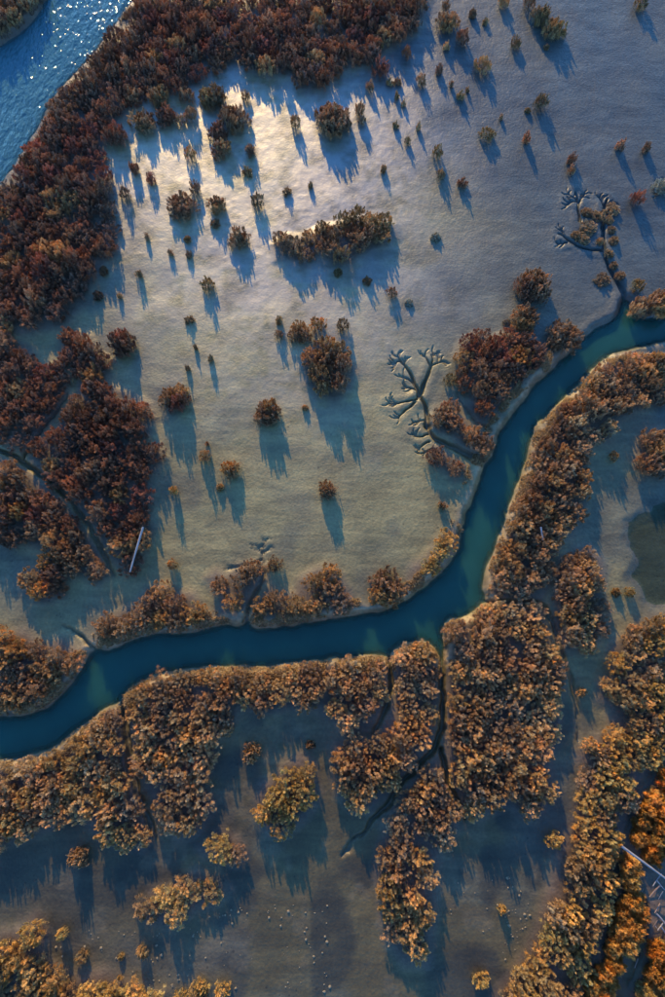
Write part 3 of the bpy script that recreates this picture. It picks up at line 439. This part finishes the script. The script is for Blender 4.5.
# mud colours, with some light painted in: grey silt, dark organic mud to the south, sunlit creek lips painted pale, darker floors in ditches and gullies
def lerp(a, b, t): return a + (b - a) * t[:, None]
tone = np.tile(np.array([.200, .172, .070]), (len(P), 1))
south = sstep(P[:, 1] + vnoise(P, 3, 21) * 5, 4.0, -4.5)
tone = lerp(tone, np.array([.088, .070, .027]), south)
patch = sstep(vnoise(P, 3.4, 22) + .5 * vnoise(P, 1.2, 23), .12, .4)
tone = lerp(tone, np.array([.092, .09, .055]), patch * .6)
sw = sstep(np.hypot((P[:, 0] - at(55, 885)[0]) / 1.6, P[:, 1] - at(55, 885)[1]) + vnoise(P, 1.5, 29) * 2.0, 4.2, 1.0)
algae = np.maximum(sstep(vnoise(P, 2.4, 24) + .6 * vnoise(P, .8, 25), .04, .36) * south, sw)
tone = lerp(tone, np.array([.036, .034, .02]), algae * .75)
smear = sstep(vnoise(P, 7.5, 51) + .45 * vnoise(P, 2.6, 52) + .25 * vnoise(P, .9, 53), .0, .42)
tone = lerp(tone, np.array([.085, .084, .058]), smear * .6)
scum = sstep(vnoise(P, 1.5, 54) + .6 * vnoise(P, .45, 55), .16, .36) * np.clip(south + .12, 0, 1)
tone = lerp(tone, np.array([.14, .112, .06]), scum * .35)
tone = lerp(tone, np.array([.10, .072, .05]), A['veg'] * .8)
lip = np.exp(-((A['dc'] - .30) / .25) ** 2) * np.clip(.7 + 1.2 * vnoise(P, .8, 56) + .9 * vnoise(P, .25, 57), 0, 1); tone = lerp(tone, np.array([.36, .27, .14]), lip * .85)  # sunlight on the bank slope put into the colour as a pale strip
tone = lerp(tone, np.array([.085, .08, .05]), sstep(A['dd'], .05, -.08) * .55)
tone = lerp(tone, np.array([.075, .068, .035]), sstep(A['dp'] + vnoise(P, 1, 26) * .6, .5, -.3) * .85)
tone = lerp(tone, np.array([.085, .066, .042]), sstep(A['dr'], 1.3, .6) * .9)
bed = np.minimum(A['dc'], A['dr']); tone = lerp(tone, np.array([.10, .10, .065]), sstep(bed, .05, -.1))
east = sstep(P[:, 0] * .75 + P[:, 1] * .6 + vnoise(P, 5, 31) * 6, 13.0, 30.0)
tone = lerp(tone, np.array([.040, .056, .058]), east * (1 - A['veg']) * .85)  # darker wet mud, with the sky's blue reflection painted into its colour
gc = np.array(at(245, 120)); gd = np.hypot((P[:, 0] - gc[0]) / .95 + (P[:, 1] - gc[1]) * .18, (P[:, 1] - gc[1]) * .62)
film = sstep(gd + vnoise(P, 2.5, 32) * 3.0, 20.0, 5.0) ** 1.3 * np.clip(.82 + .9 * vnoise(P, 1.1, 33) + .7 * vnoise(P, .35, 34), 0, 1) * (1 - A['veg'] * .7) * sstep(A['dr'], .6, 2.0)
wet = np.clip(.75 + vnoise(P, 4, 27) * .7 + vnoise(P, 1.3, 28) * .3 - A['veg'] * .8, 0, 1)
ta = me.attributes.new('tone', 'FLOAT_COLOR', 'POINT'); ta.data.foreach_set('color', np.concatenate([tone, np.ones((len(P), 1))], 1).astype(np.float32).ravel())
wa = me.attributes.new('wet', 'FLOAT', 'POINT'); wa.data.foreach_set('value', wet.astype(np.float32))
fa = me.attributes.new('film', 'FLOAT', 'POINT'); fa.data.foreach_set('value', film.astype(np.float32))
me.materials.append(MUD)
tag(link('ground', me), kind='structure')

def gz(x, y):
    return float(ground(np.array([[x, y]]))[0][0])

# ------------------------------------------------------------------ water
def water(name, poly, z, mat, step, grow):
    lo = poly.min(0) - grow; hi = poly.max(0) + grow
    gx = np.arange(lo[0], hi[0], step); gy = np.arange(lo[1], hi[1], step)
    X, Y = np.meshgrid(gx, gy); q = np.stack([X.ravel(), Y.ravel()], 1)
    ok = (sdf(q, poly) < grow).reshape(X.shape)
    cell = ok[:-1, :-1] & ok[1:, :-1] & ok[:-1, 1:] & ok[1:, 1:]
    idx = -np.ones(X.size, int); j, i = np.where(cell); n = len(gx)
    f = np.stack([j * n + i, j * n + i + 1, (j + 1) * n + i + 1, (j + 1) * n + i], 1)
    used = np.unique(f); idx[used] = np.arange(len(used))
    g = ground(q[used])[0]
    m = mesh_from(name, np.concatenate([q[used], np.full((len(used), 1), z)], 1), idx[f].tolist(), mat, True)
    da = m.attributes.new('depth', 'FLOAT', 'POINT'); da.data.foreach_set('value', np.maximum(z - g, 0).astype(np.float32))
    return tag(link(name, m), kind='structure')
water('creek_water', CREEK, WZ, WATER_CREEK, .2, .5)
water('river_water', RIVER, WZ, WATER_RIVER, .4, .8)
pz = gz(*at(655, 555)) + .055
water('pool_water', POOL, pz, WATER_POOL, .15, .5)

# ------------------------------------------------------------------ plant meshes (shared by all copies)
def leaf_mesh(name, seed, mat, R=.62, H=1.0, ntuft=26, nleaf=120, tuft_r=.17, ln=(.07, .13), wd=(.022, .04), dome=.55, upright=.8, tipcol=1.6, plumes=4, spread=.075, plume_len=.38, skirt=.12):
    r = np.random.default_rng(seed); pts = []; tries = 0
    sp = R * 1.55 / math.sqrt(ntuft)
    while len(pts) < ntuft and tries < 4000:
        tries += 1; a = r.random() * 6.283; q = math.sqrt(r.random()) * R
        x, y = q * math.cos(a) * (1 + .0 * seed), q * math.sin(a)
        if all((x - p[0]) ** 2 + (y - p[1]) ** 2 > sp * sp for p in pts): pts.append((x, y))
        elif tries % 60 == 0: sp *= .93
    V = []; Tn = []; n_tot = 0
    for (x, y) in pts:
        q = math.hypot(x, y) / R
        ctop = H * ((1 - dome * q ** 2.2) * r.uniform(.62, 1.08)); base = r.uniform(.7, 1.25); hue = r.normal(0, .07)
        for _ in range(plumes):
            px_, py_ = x + r.normal(0, spread), y + r.normal(0, spread)
            top = max(.15, ctop * r.uniform(.80, 1.06)); tl = min(top * .95, plume_len * r.uniform(.7, 1.3)); tr = tuft_r * r.uniform(.7, 1.3)
            ax = np.array([px_ * .45 + r.normal(0, .22), py_ * .45 + r.normal(0, .22), 1.0]); ax /= np.linalg.norm(ax)
            n = int(nleaf * r.uniform(.7, 1.3)); t = r.random(n) ** .75; an = r.random(n) * 6.283
            rad = tr * (1.05 - .8 * t) * np.sqrt(r.random(n))
            rv = np.stack([np.cos(an), np.sin(an), np.zeros(n)], 1)
            c = np.array([px_, py_, top]) - ax * (tl * (1 - t))[:, None] + rv * rad[:, None]
            sk = r.random(n) < skirt; c[sk, 2] *= r.random(sk.sum())
            c[:, 2] = np.maximum(c[:, 2], .03)
            co_ = c - np.array([x, y, 0]); co_[:, 2] = 0; co_ /= np.linalg.norm(co_, axis=1)[:, None] + .03
            rv = rv * .6 + co_ * .7 + np.array([px_, py_, 0]) * .35 / R; rv[:, 2] += t * .35; rv /= np.linalg.norm(rv, axis=1)[:, None] + 1e-9
            dirv = rv * .42 + ax * upright + r.normal(size=(n, 3)) * .22; dirv /= np.linalg.norm(dirv, axis=1)[:, None]
            L = r.uniform(*ln, n); W = r.uniform(*wd, n)
            side = np.cross(dirv, rv + r.normal(size=(n, 3)) * .32); side /= np.linalg.norm(side, axis=1)[:, None] + 1e-9
            a0 = c - side * W[:, None] * .5; a1 = c + side * W[:, None] * .5
            nrm = np.cross(dirv, side)
            b = c + dirv * L[:, None] * .55 + nrm * (L * .12)[:, None]
            b0_ = b - side * W[:, None] * .45; b1 = b + side * W[:, None] * .45
            tp = c + dirv * L[:, None]
            V.append(np.stack([a0, a1, b1, tp, b0_], 1))
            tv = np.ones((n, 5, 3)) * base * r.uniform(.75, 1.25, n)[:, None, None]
            tv *= np.array([1 + hue, 1, 1 - hue]); tv[:, 3, :] *= tipcol; tv[:, 2, :] *= 1 + (tipcol - 1) * .5; tv[:, 4, :] *= 1 + (tipcol - 1) * .5  # sunlit tips put into the tint: each leaf paler towards its tip
            Tn.append(tv); n_tot += n
    V = np.concatenate(V); Tn = np.concatenate(Tn); V[:, :, 2] = np.maximum(V[:, :, 2], 0.0)
    n = len(V)
    me = bpy.data.meshes.new(name); me.vertices.add(n * 5); me.vertices.foreach_set('co', V.astype(np.float32).ravel())
    me.loops.add(n * 5); me.loops.foreach_set('vertex_index', np.arange(n * 5, dtype=np.int32))
    me.polygons.add(n); me.polygons.foreach_set('loop_start', np.arange(0, n * 5, 5, dtype=np.int32)); me.polygons.foreach_set('loop_total', np.full(n, 5, np.int32))
    me.update(); me.validate()
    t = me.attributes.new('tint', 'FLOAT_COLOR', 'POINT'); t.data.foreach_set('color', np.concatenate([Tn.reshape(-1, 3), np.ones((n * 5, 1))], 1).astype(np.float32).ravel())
    me.materials.append(mat)
    return me, [(x, y) for x, y in pts]
def stem_mesh(name, pts, H, seed):
    r = np.random.default_rng(seed); V = []; Fc = []
    def tube(p, q, r0, r1):
        p, q = np.array(p), np.array(q); d = q - p; d /= np.linalg.norm(d)
        s = np.cross(d, [0.3, 1, .2]); s /= np.linalg.norm(s); t = np.cross(d, s); k = len(V)
        for c, rad in ((p, r0), (q, r1)):
            for a in range(4): V.append(c + (s * math.cos(a * 1.571) + t * math.sin(a * 1.571)) * rad)
        for a in range(4): Fc.append((k + a, k + (a + 1) % 4, k + 4 + (a + 1) % 4, k + 4 + a))
    for (x, y) in pts:
        m = (x * .45, y * .45, H * .4); tube((x * .08, y * .08, -.03), m, .018, .012); tube(m, (x * .95, y * .95, H * .72), .012, .005)
    return mesh_from(name, V, Fc, TWIG)
FORMS = {}
def form(kind, n, mat, **kw):
    FORMS[kind] = []
    for s in range(n):
        lm, pts = leaf_mesh('foliage', hash_(kind) + s, mat, **kw)
        FORMS[kind].append((lm, stem_mesh('stem', pts[:9], kw.get('H', 1.0), s)))
def hash_(s): return sum(ord(c) * (k + 3) for k, c in enumerate(s))
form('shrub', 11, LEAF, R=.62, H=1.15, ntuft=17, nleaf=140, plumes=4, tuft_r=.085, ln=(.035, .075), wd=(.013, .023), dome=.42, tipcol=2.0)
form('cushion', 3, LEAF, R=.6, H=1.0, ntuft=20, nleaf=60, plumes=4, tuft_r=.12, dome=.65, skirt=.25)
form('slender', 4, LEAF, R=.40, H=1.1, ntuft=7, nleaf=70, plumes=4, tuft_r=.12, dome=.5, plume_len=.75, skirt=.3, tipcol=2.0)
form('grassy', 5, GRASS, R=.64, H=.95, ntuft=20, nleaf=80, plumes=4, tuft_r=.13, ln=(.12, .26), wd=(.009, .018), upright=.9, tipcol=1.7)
RAD = {'shrub': .72, 'cushion': .72, 'slender': .52, 'grassy': .78}

def colour(o, pal, jit=.16):
    c = rng.choice(pal); k = 1 + rng.uniform(-jit, jit); h = rng.uniform(-.06, .06)
    k *= 2.05; g = 1.0 if c in RUST else 1.03
    o.color = (c[0] * k * (1 + h), c[1] * k * g, c[2] * k * (1 - h) * .85, 1)

def fill(poly, spacing, inset, seed, avoid):
    """even scatter of plant seats inside an outline"""
    r = random.Random(seed); lo = poly.min(0); hi = poly.max(0); area = abs(np.sum(poly[:, 0] * np.roll(poly[:, 1], -1) - poly[:, 1] * np.roll(poly[:, 0], -1))) / 2
    n = int(area / spacing ** 2 * 40) + 300
    c = np.array([(r.uniform(lo[0], hi[0]), r.uniform(lo[1], hi[1])) for _ in range(n)])
    c = c[sdf(c, poly) < -inset - .22 * vnoise(c, 1.4, 63)]
    if len(c): c = c[sdf(c, CREEK) > .56 + .5 * vnoise(c, 1.1, 61)]
    if len(c): c = c[sdf(c, RIVER) > .4]
    for pl, wd, dep, isd in avoid:
        i = seg_dist(c, pl) if len(c) else np.array([]); c = c[i > wd * .5 + (.16 if isd else .26)]
    out = []; g = {}
    for x, y in c:
        k = (int(x // spacing), int(y // spacing))
        if any((x - u) ** 2 + (y - v) ** 2 < spacing ** 2 for a in (-1, 0, 1) for b in (-1, 0, 1) for u, v in g.get((k[0] + a, k[1] + b), ())): continue
        g.setdefault(k, []).append((x, y)); out.append((x, y))
    return out

total = 0
def thicket(name, label, cat, pal, h, poly_px, seed, kind, spacing, group, hz):
    global total
    poly = ats(poly_px, hz)
    seats = fill(poly, spacing, .30, seed, DIT)
    if len(seats) < 2: seats += [tuple(poly.mean(0))]
    P_ = np.array(seats); zz = ground(P_)[0]
    c = P_.mean(0)
    k = int(np.argmin(((P_ - c) ** 2).sum(1))); base = (P_[k][0], P_[k][1], zz[k])
    root = bpy.data.objects.new(name, None); root.empty_display_size = .3; COL.objects.link(root); root.location = base
    tag(root, label, cat, group)
    big = vnoise(P_, 2.6, seed + 50)
    edge = -sdf(P_, poly)
    for (x, y), z, bn, e in zip(seats, zz, big, edge):
        lm, sm = rng.choice(FORMS[kind])
        s = spacing / .80 * rng.uniform(.85, 1.18); hh = h * (1 + bn * .55) * rng.uniform(.82, 1.12) * (.8 if e < .55 else 1.0)
        o = link('foliage_mound', lm, root, (x - base[0], y - base[1], z - base[2] - .02), (0, 0, rng.uniform(0, 6.28)), (s, s, hh))
        colour(o, pal)
        t = link('stem', sm, o)
        total += 1
    return root, len(seats)

for i, (lab, pal, h, poly) in enumerate(thickets):
    sp = .82 if i > 0 else .95
    _, n = thicket('shrub_thicket', lab, 'thicket', pal, h, poly, 100 + i, 'shrub', sp, 'shrub thickets of the salt marsh', .5)
    print('thicket', i, n)
for i, (lab, poly) in enumerate(orange_beds):
    _, n = thicket('grass_bed', lab, 'grass bed', ORANGE, 1.0, poly, 300 + i, 'grassy', .60, 'orange dry grass beds', .35)
    print('bed', i, n)

used_tufts = {}
for (x, y, d, h, pal, kind, lab) in singles:
    h *= 1.1 if kind == S else .92 if kind == T_ else 1.0
    m = px_m(x, y) * d
    gx_, gy_ = at(x, y, h * .5)
    z = gz(gx_, gy_)
    s = m / 2 / RAD[kind] * (1.12 if d > 8 else 1.3)
    grp = None
    if isinstance(lab, tuple): lab, grp = lab
    lm, sm = rng.choice(FORMS[kind])
    root = bpy.data.objects.new('low_cushion_shrub' if kind == C_ else 'shrub', None); root.empty_display_size = .2; COL.objects.link(root)
    root.location = (gx_, gy_, z - .01); root.rotation_euler = (0, 0, rng.uniform(0, 6.28))
    tag(root, lab, 'shrub', grp or 'single shrubs on the mudflat')
    hh = h * rng.uniform(.95, 1.1)
    if d >= 20:      # a wide shrub carries several foliage mounds
        nm = 3 if d < 27 else 5
        for k in range(nm):
            lm, sm = rng.choice(FORMS[kind]); a = k * 6.283 / nm + rng.uniform(-.3, .3); q = m * .24 if nm > 3 else m * .18
            sk = s * (.60 if nm > 3 else .68) * rng.uniform(.9, 1.12)
            o = link('foliage', lm, root, (q * math.cos(a), q * math.sin(a), 0), (0, 0, rng.uniform(0, 6.28)), (sk, sk, hh * rng.uniform(.8, 1.05))); colour(o, pal, .1)
            link('stem', sm, root, (q * math.cos(a), q * math.sin(a), 0), (0, 0, o.rotation_euler.z), (sk, sk, hh * .9))
    else:
        o = link('foliage', lm, root, (0, 0, 0), (0, 0, 0), (s, s * rng.uniform(.85, 1.1), hh)); colour(o, pal, .1)
        link('stem', sm, root, (0, 0, 0), (0, 0, 0), (s, s, hh * .95))

# ------------------------------------------------------------------ dry grass fringe on the banks (nobody could count it)
def fringe(name, label, poly, n, band, col, seed, ysign):
    r = np.random.default_rng(seed); seg = np.roll(poly, -1, 0) - poly; ln_ = np.hypot(*seg.T); cum = np.cumsum(ln_) / ln_.sum()
    k = np.searchsorted(cum, r.random(n)); p = poly[k] + seg[k] * r.random(n)[:, None]
    nrm = np.stack([seg[k][:, 1], -seg[k][:, 0]], 1); nrm /= np.hypot(*nrm.T)[:, None] + 1e-9
    p = p + nrm * r.uniform(-band[1], band[1], n)[:, None]
    d = sdf(p, poly); keep = (d > band[0]) & (d < band[1]) & (vnoise(p, .7, seed) + .5 * vnoise(p, .25, seed + 1) > -.12)
    p = p[keep]; zz, a = ground(p); k2 = (a['veg'] > .02) & (zz > WZ + .03); p = p[k2]; zz = zz[k2]; n = len(p)
    an = r.random(n) * 6.283; L = r.uniform(.12, .36, n); lean = r.uniform(.1, .6, n)
    s = np.stack([np.cos(an), np.sin(an), np.zeros(n)], 1) * r.uniform(.016, .03, n)[:, None]
    b = np.concatenate([p, zz[:, None] - .01], 1); an2 = r.random(n) * 6.283
    t = b + np.stack([np.cos(an2) * lean * L, np.sin(an2) * lean * L, L], 1)
    V = np.stack([b - s, b + s, t], 1).reshape(-1, 3)
    m = mesh_from(name, V, np.arange(n * 3).reshape(-1, 3).tolist(), GRASS)
    tv = np.repeat(r.uniform(.7, 1.3, n), 3)[:, None] * np.ones((1, 3)); tv[2::3] *= 1.3
    ta = m.attributes.new('tint', 'FLOAT_COLOR', 'POINT'); ta.data.foreach_set('color', np.concatenate([tv, np.ones((n * 3, 1))], 1).astype(np.float32).ravel())
    o = tag(link(name, m), label, 'grass', kind='stuff'); o.color = (*col, 1)
fringe('bank_grass', 'pale dry grass fringe along the creek banks', CREEK, 170000, (.06, .9), (.42, .30, .15), 5, 0)
fringe('river_grass', 'dull dry grass fringe along the river bank', RIVER, 50000, (.12, .9), (.17, .12, .07), 6, 0)

# ------------------------------------------------------------------ driftwood
def pole_mesh(name, L, r0, r1, seed, mat, sides=8, bend=.02, flat=1.0):
    r = random.Random(seed); V = []; Fc = []; n = 9
    for k in range(n):
        t = k / (n - 1); rad = (r0 + (r1 - r0) * t) * r.uniform(.9, 1.1); oy = math.sin(t * 3.1 + seed) * bend * L; oz = math.sin(t * 2.3 + seed * 2) * bend * L * .3
        for a in range(sides):
            an = a / sides * 6.283; V.append((t * L - L / 2, oy + math.cos(an) * rad, oz + math.sin(an) * rad * flat))
    for k in range(n - 1):
        for a in range(sides):
            b = (a + 1) % sides; Fc.append((k * sides + a, k * sides + b, (k + 1) * sides + b, (k + 1) * sides + a))
    Fc.append(tuple(range(sides - 1, -1, -1))); Fc.append(tuple((n - 1) * sides + a for a in range(sides)))
    return mesh_from(name, V, Fc, mat)
def lay(name, p0, p1, z0, z1, rad, seed, mat, label, cat, group=None, **kw):
    a = Vector((*at(*p0, z0), z0)); b = Vector((*at(*p1, z1), z1)); d = b - a
    o = link(name, pole_mesh(name, d.length, rad, rad * .7, seed, mat, **kw), None, (a + b) / 2)
    o.rotation_euler = d.to_track_quat('X', 'Z').to_euler()
    return tag(o, label, cat, group)
lay('driftwood_pole', (143, 527), (130, 572), 1.25, .95, .065, 3, DRIFT, 'bleached white pole lying across the rust red thicket', 'pole', bend=.004)
lay('driftwood_pole', (541, 527), (543, 540), 1.1, .95, .06, 4, DRIFT, 'short bleached stick stuck in the outer bend thicket', 'pole', bend=.01)
lay('driftwood_pole', (622, 846), (668, 881), 1.0, .8, .06, 5, DRIFT, 'long grey pole slanting over the driftwood heap', 'pole', bend=.008)
heap = [((660, 862), (657, 878)), ((655, 872), (652, 884)), ((665, 868), (650, 892)), ((652, 890), (643, 905)), ((662, 884), (648, 899)), ((657, 893), (663, 915)), ((667, 886), (655, 905)), ((650, 905), (648, 925)), ((663, 900), (652, 917)), ((668, 905), (658, 920)), ((655, 912), (667, 926)), ((647, 912), (655, 930)), ((661, 915), (650, 932)), ((669, 895), (664, 914)), ((654, 878), (668, 893)), ((660, 925), (668, 938)), ((671, 872), (668, 892)), ((645, 884), (640, 898)), ((652, 922), (662, 934)), ((665, 920), (656, 934)), ((640, 955), (633, 972)), ((646, 935), (641, 952))]
hl = ['driftwood plank tilted steeply directly beneath the long grey pole', 'short driftwood stick at the shaded top of the heap']
for q, (a, b) in enumerate(heap[::2] + heap[15:21:2]):
    mx_, my_ = (a[0] + b[0]) / 2, (a[1] + b[1]) / 2; kq = (.4, .55, .75)[q % 3]; a = (mx_ + (a[0] - mx_) * kq, my_ + (a[1] - my_) * kq); b = (mx_ + (b[0] - mx_) * kq, my_ + (b[1] - my_) * kq)
    ga = max(gz(*at(*a)), gz(*at(*b)), 0)
    lay('driftwood_stick', a, b, ga + .05 + .06 * (q % 4), ga + .04 + .07 * ((q + 1) % 3), .018 + .013 * (q % 3), 20 + q, DRIFT if q % 2 else DRIFT_BROWN,
        'loose bleached driftwood stick jumbled in the heap under the long grey pole', 'stick', 'sticks of the driftwood heap', sides=6, bend=.025, flat=.6)

# ------------------------------------------------------------------ small pale clods and seedlings on the dark mud
def clod_mesh(seed):
    r = random.Random(seed); V = [(0, 0, -.4)]; Fc = []; n = 6
    for k, (zz, rr) in enumerate(((-.1, 1.0), (.35, .85), (.75, .45))):
        for a in range(n):
            an = a / n * 6.283 + k * .4; q = rr * r.uniform(.75, 1.2); V.append((math.cos(an) * q, math.sin(an) * q, zz * r.uniform(.8, 1.2)))
    V.append((0, 0, .9))
    for a in range(n): Fc.append((0, 1 + (a + 1) % n, 1 + a))
    for k in range(2):
        for a in range(n): b = (a + 1) % n; Fc.append((1 + k * n + a, 1 + k * n + b, 1 + (k + 1) * n + b, 1 + (k + 1) * n + a))
    for a in range(n): Fc.append((1 + 2 * n + a, 1 + 2 * n + (a + 1) % n, len(V) - 1))
    return mesh_from('mud_clod', V, Fc, CLOD)
CLOD = wood_material('dry_clod', (.15, .12, .07), (.27, .22, .13))
clods = [clod_mesh(s) for s in range(6)]
zones = [((150, 905), (330, 995), 95, 'pale clod scattered over the dark mud beside the slanting golden thicket', 'clods beside the slanting golden thicket'), ((505, 870), (560, 985), 34, 'pale clod scattered on dark mud along the diagonal shrub belt', 'clods along the diagonal belt'), ((40, 930), (140, 985), 22, 'pale clod on the mud above the bottom corner thicket', 'clods above the bottom corner thicket'), ((440, 880), (510, 980), 16, 'pale clod on the dark mud right of the shrub tongue', 'clods beside the shrub tongue')]
tp = np.array([[0, 0]])
for (x0, y0), (x1, y1), n, lab, grp in zones:
    c = 0; tries = 0
    while c < n and tries < 3000:
        tries += 1
        px, py = rng.uniform(x0, x1), rng.uniform(y0, y1); q = np.array([at(px, py)])
        zz, a = ground(q)
        if a['veg'][0] > .02 or (vnoise(q, 1.6, 77)[0] < -.15): continue
        s = rng.choice((.025, .03, .035, .04, .05, .06, .075)); o = link('mud_clod', rng.choice(clods), None, (q[0][0], q[0][1], float(zz[0]) + s * .15), (0, 0, rng.uniform(0, 6)), (s, s * rng.uniform(.7, 1.1), s * .8))
        tag(o, lab, 'clod', grp); c += 1
tag(link('mud_clod', clods[0], None, (*at(618, 320, .02), gz(*at(618, 320)) + .02), (0, 0, 1), (.16, .12, .1)), 'pale clod on the mud lip at the upper gully mouth', 'clod')
print('mounds', total, 'objects', len(scene.objects))
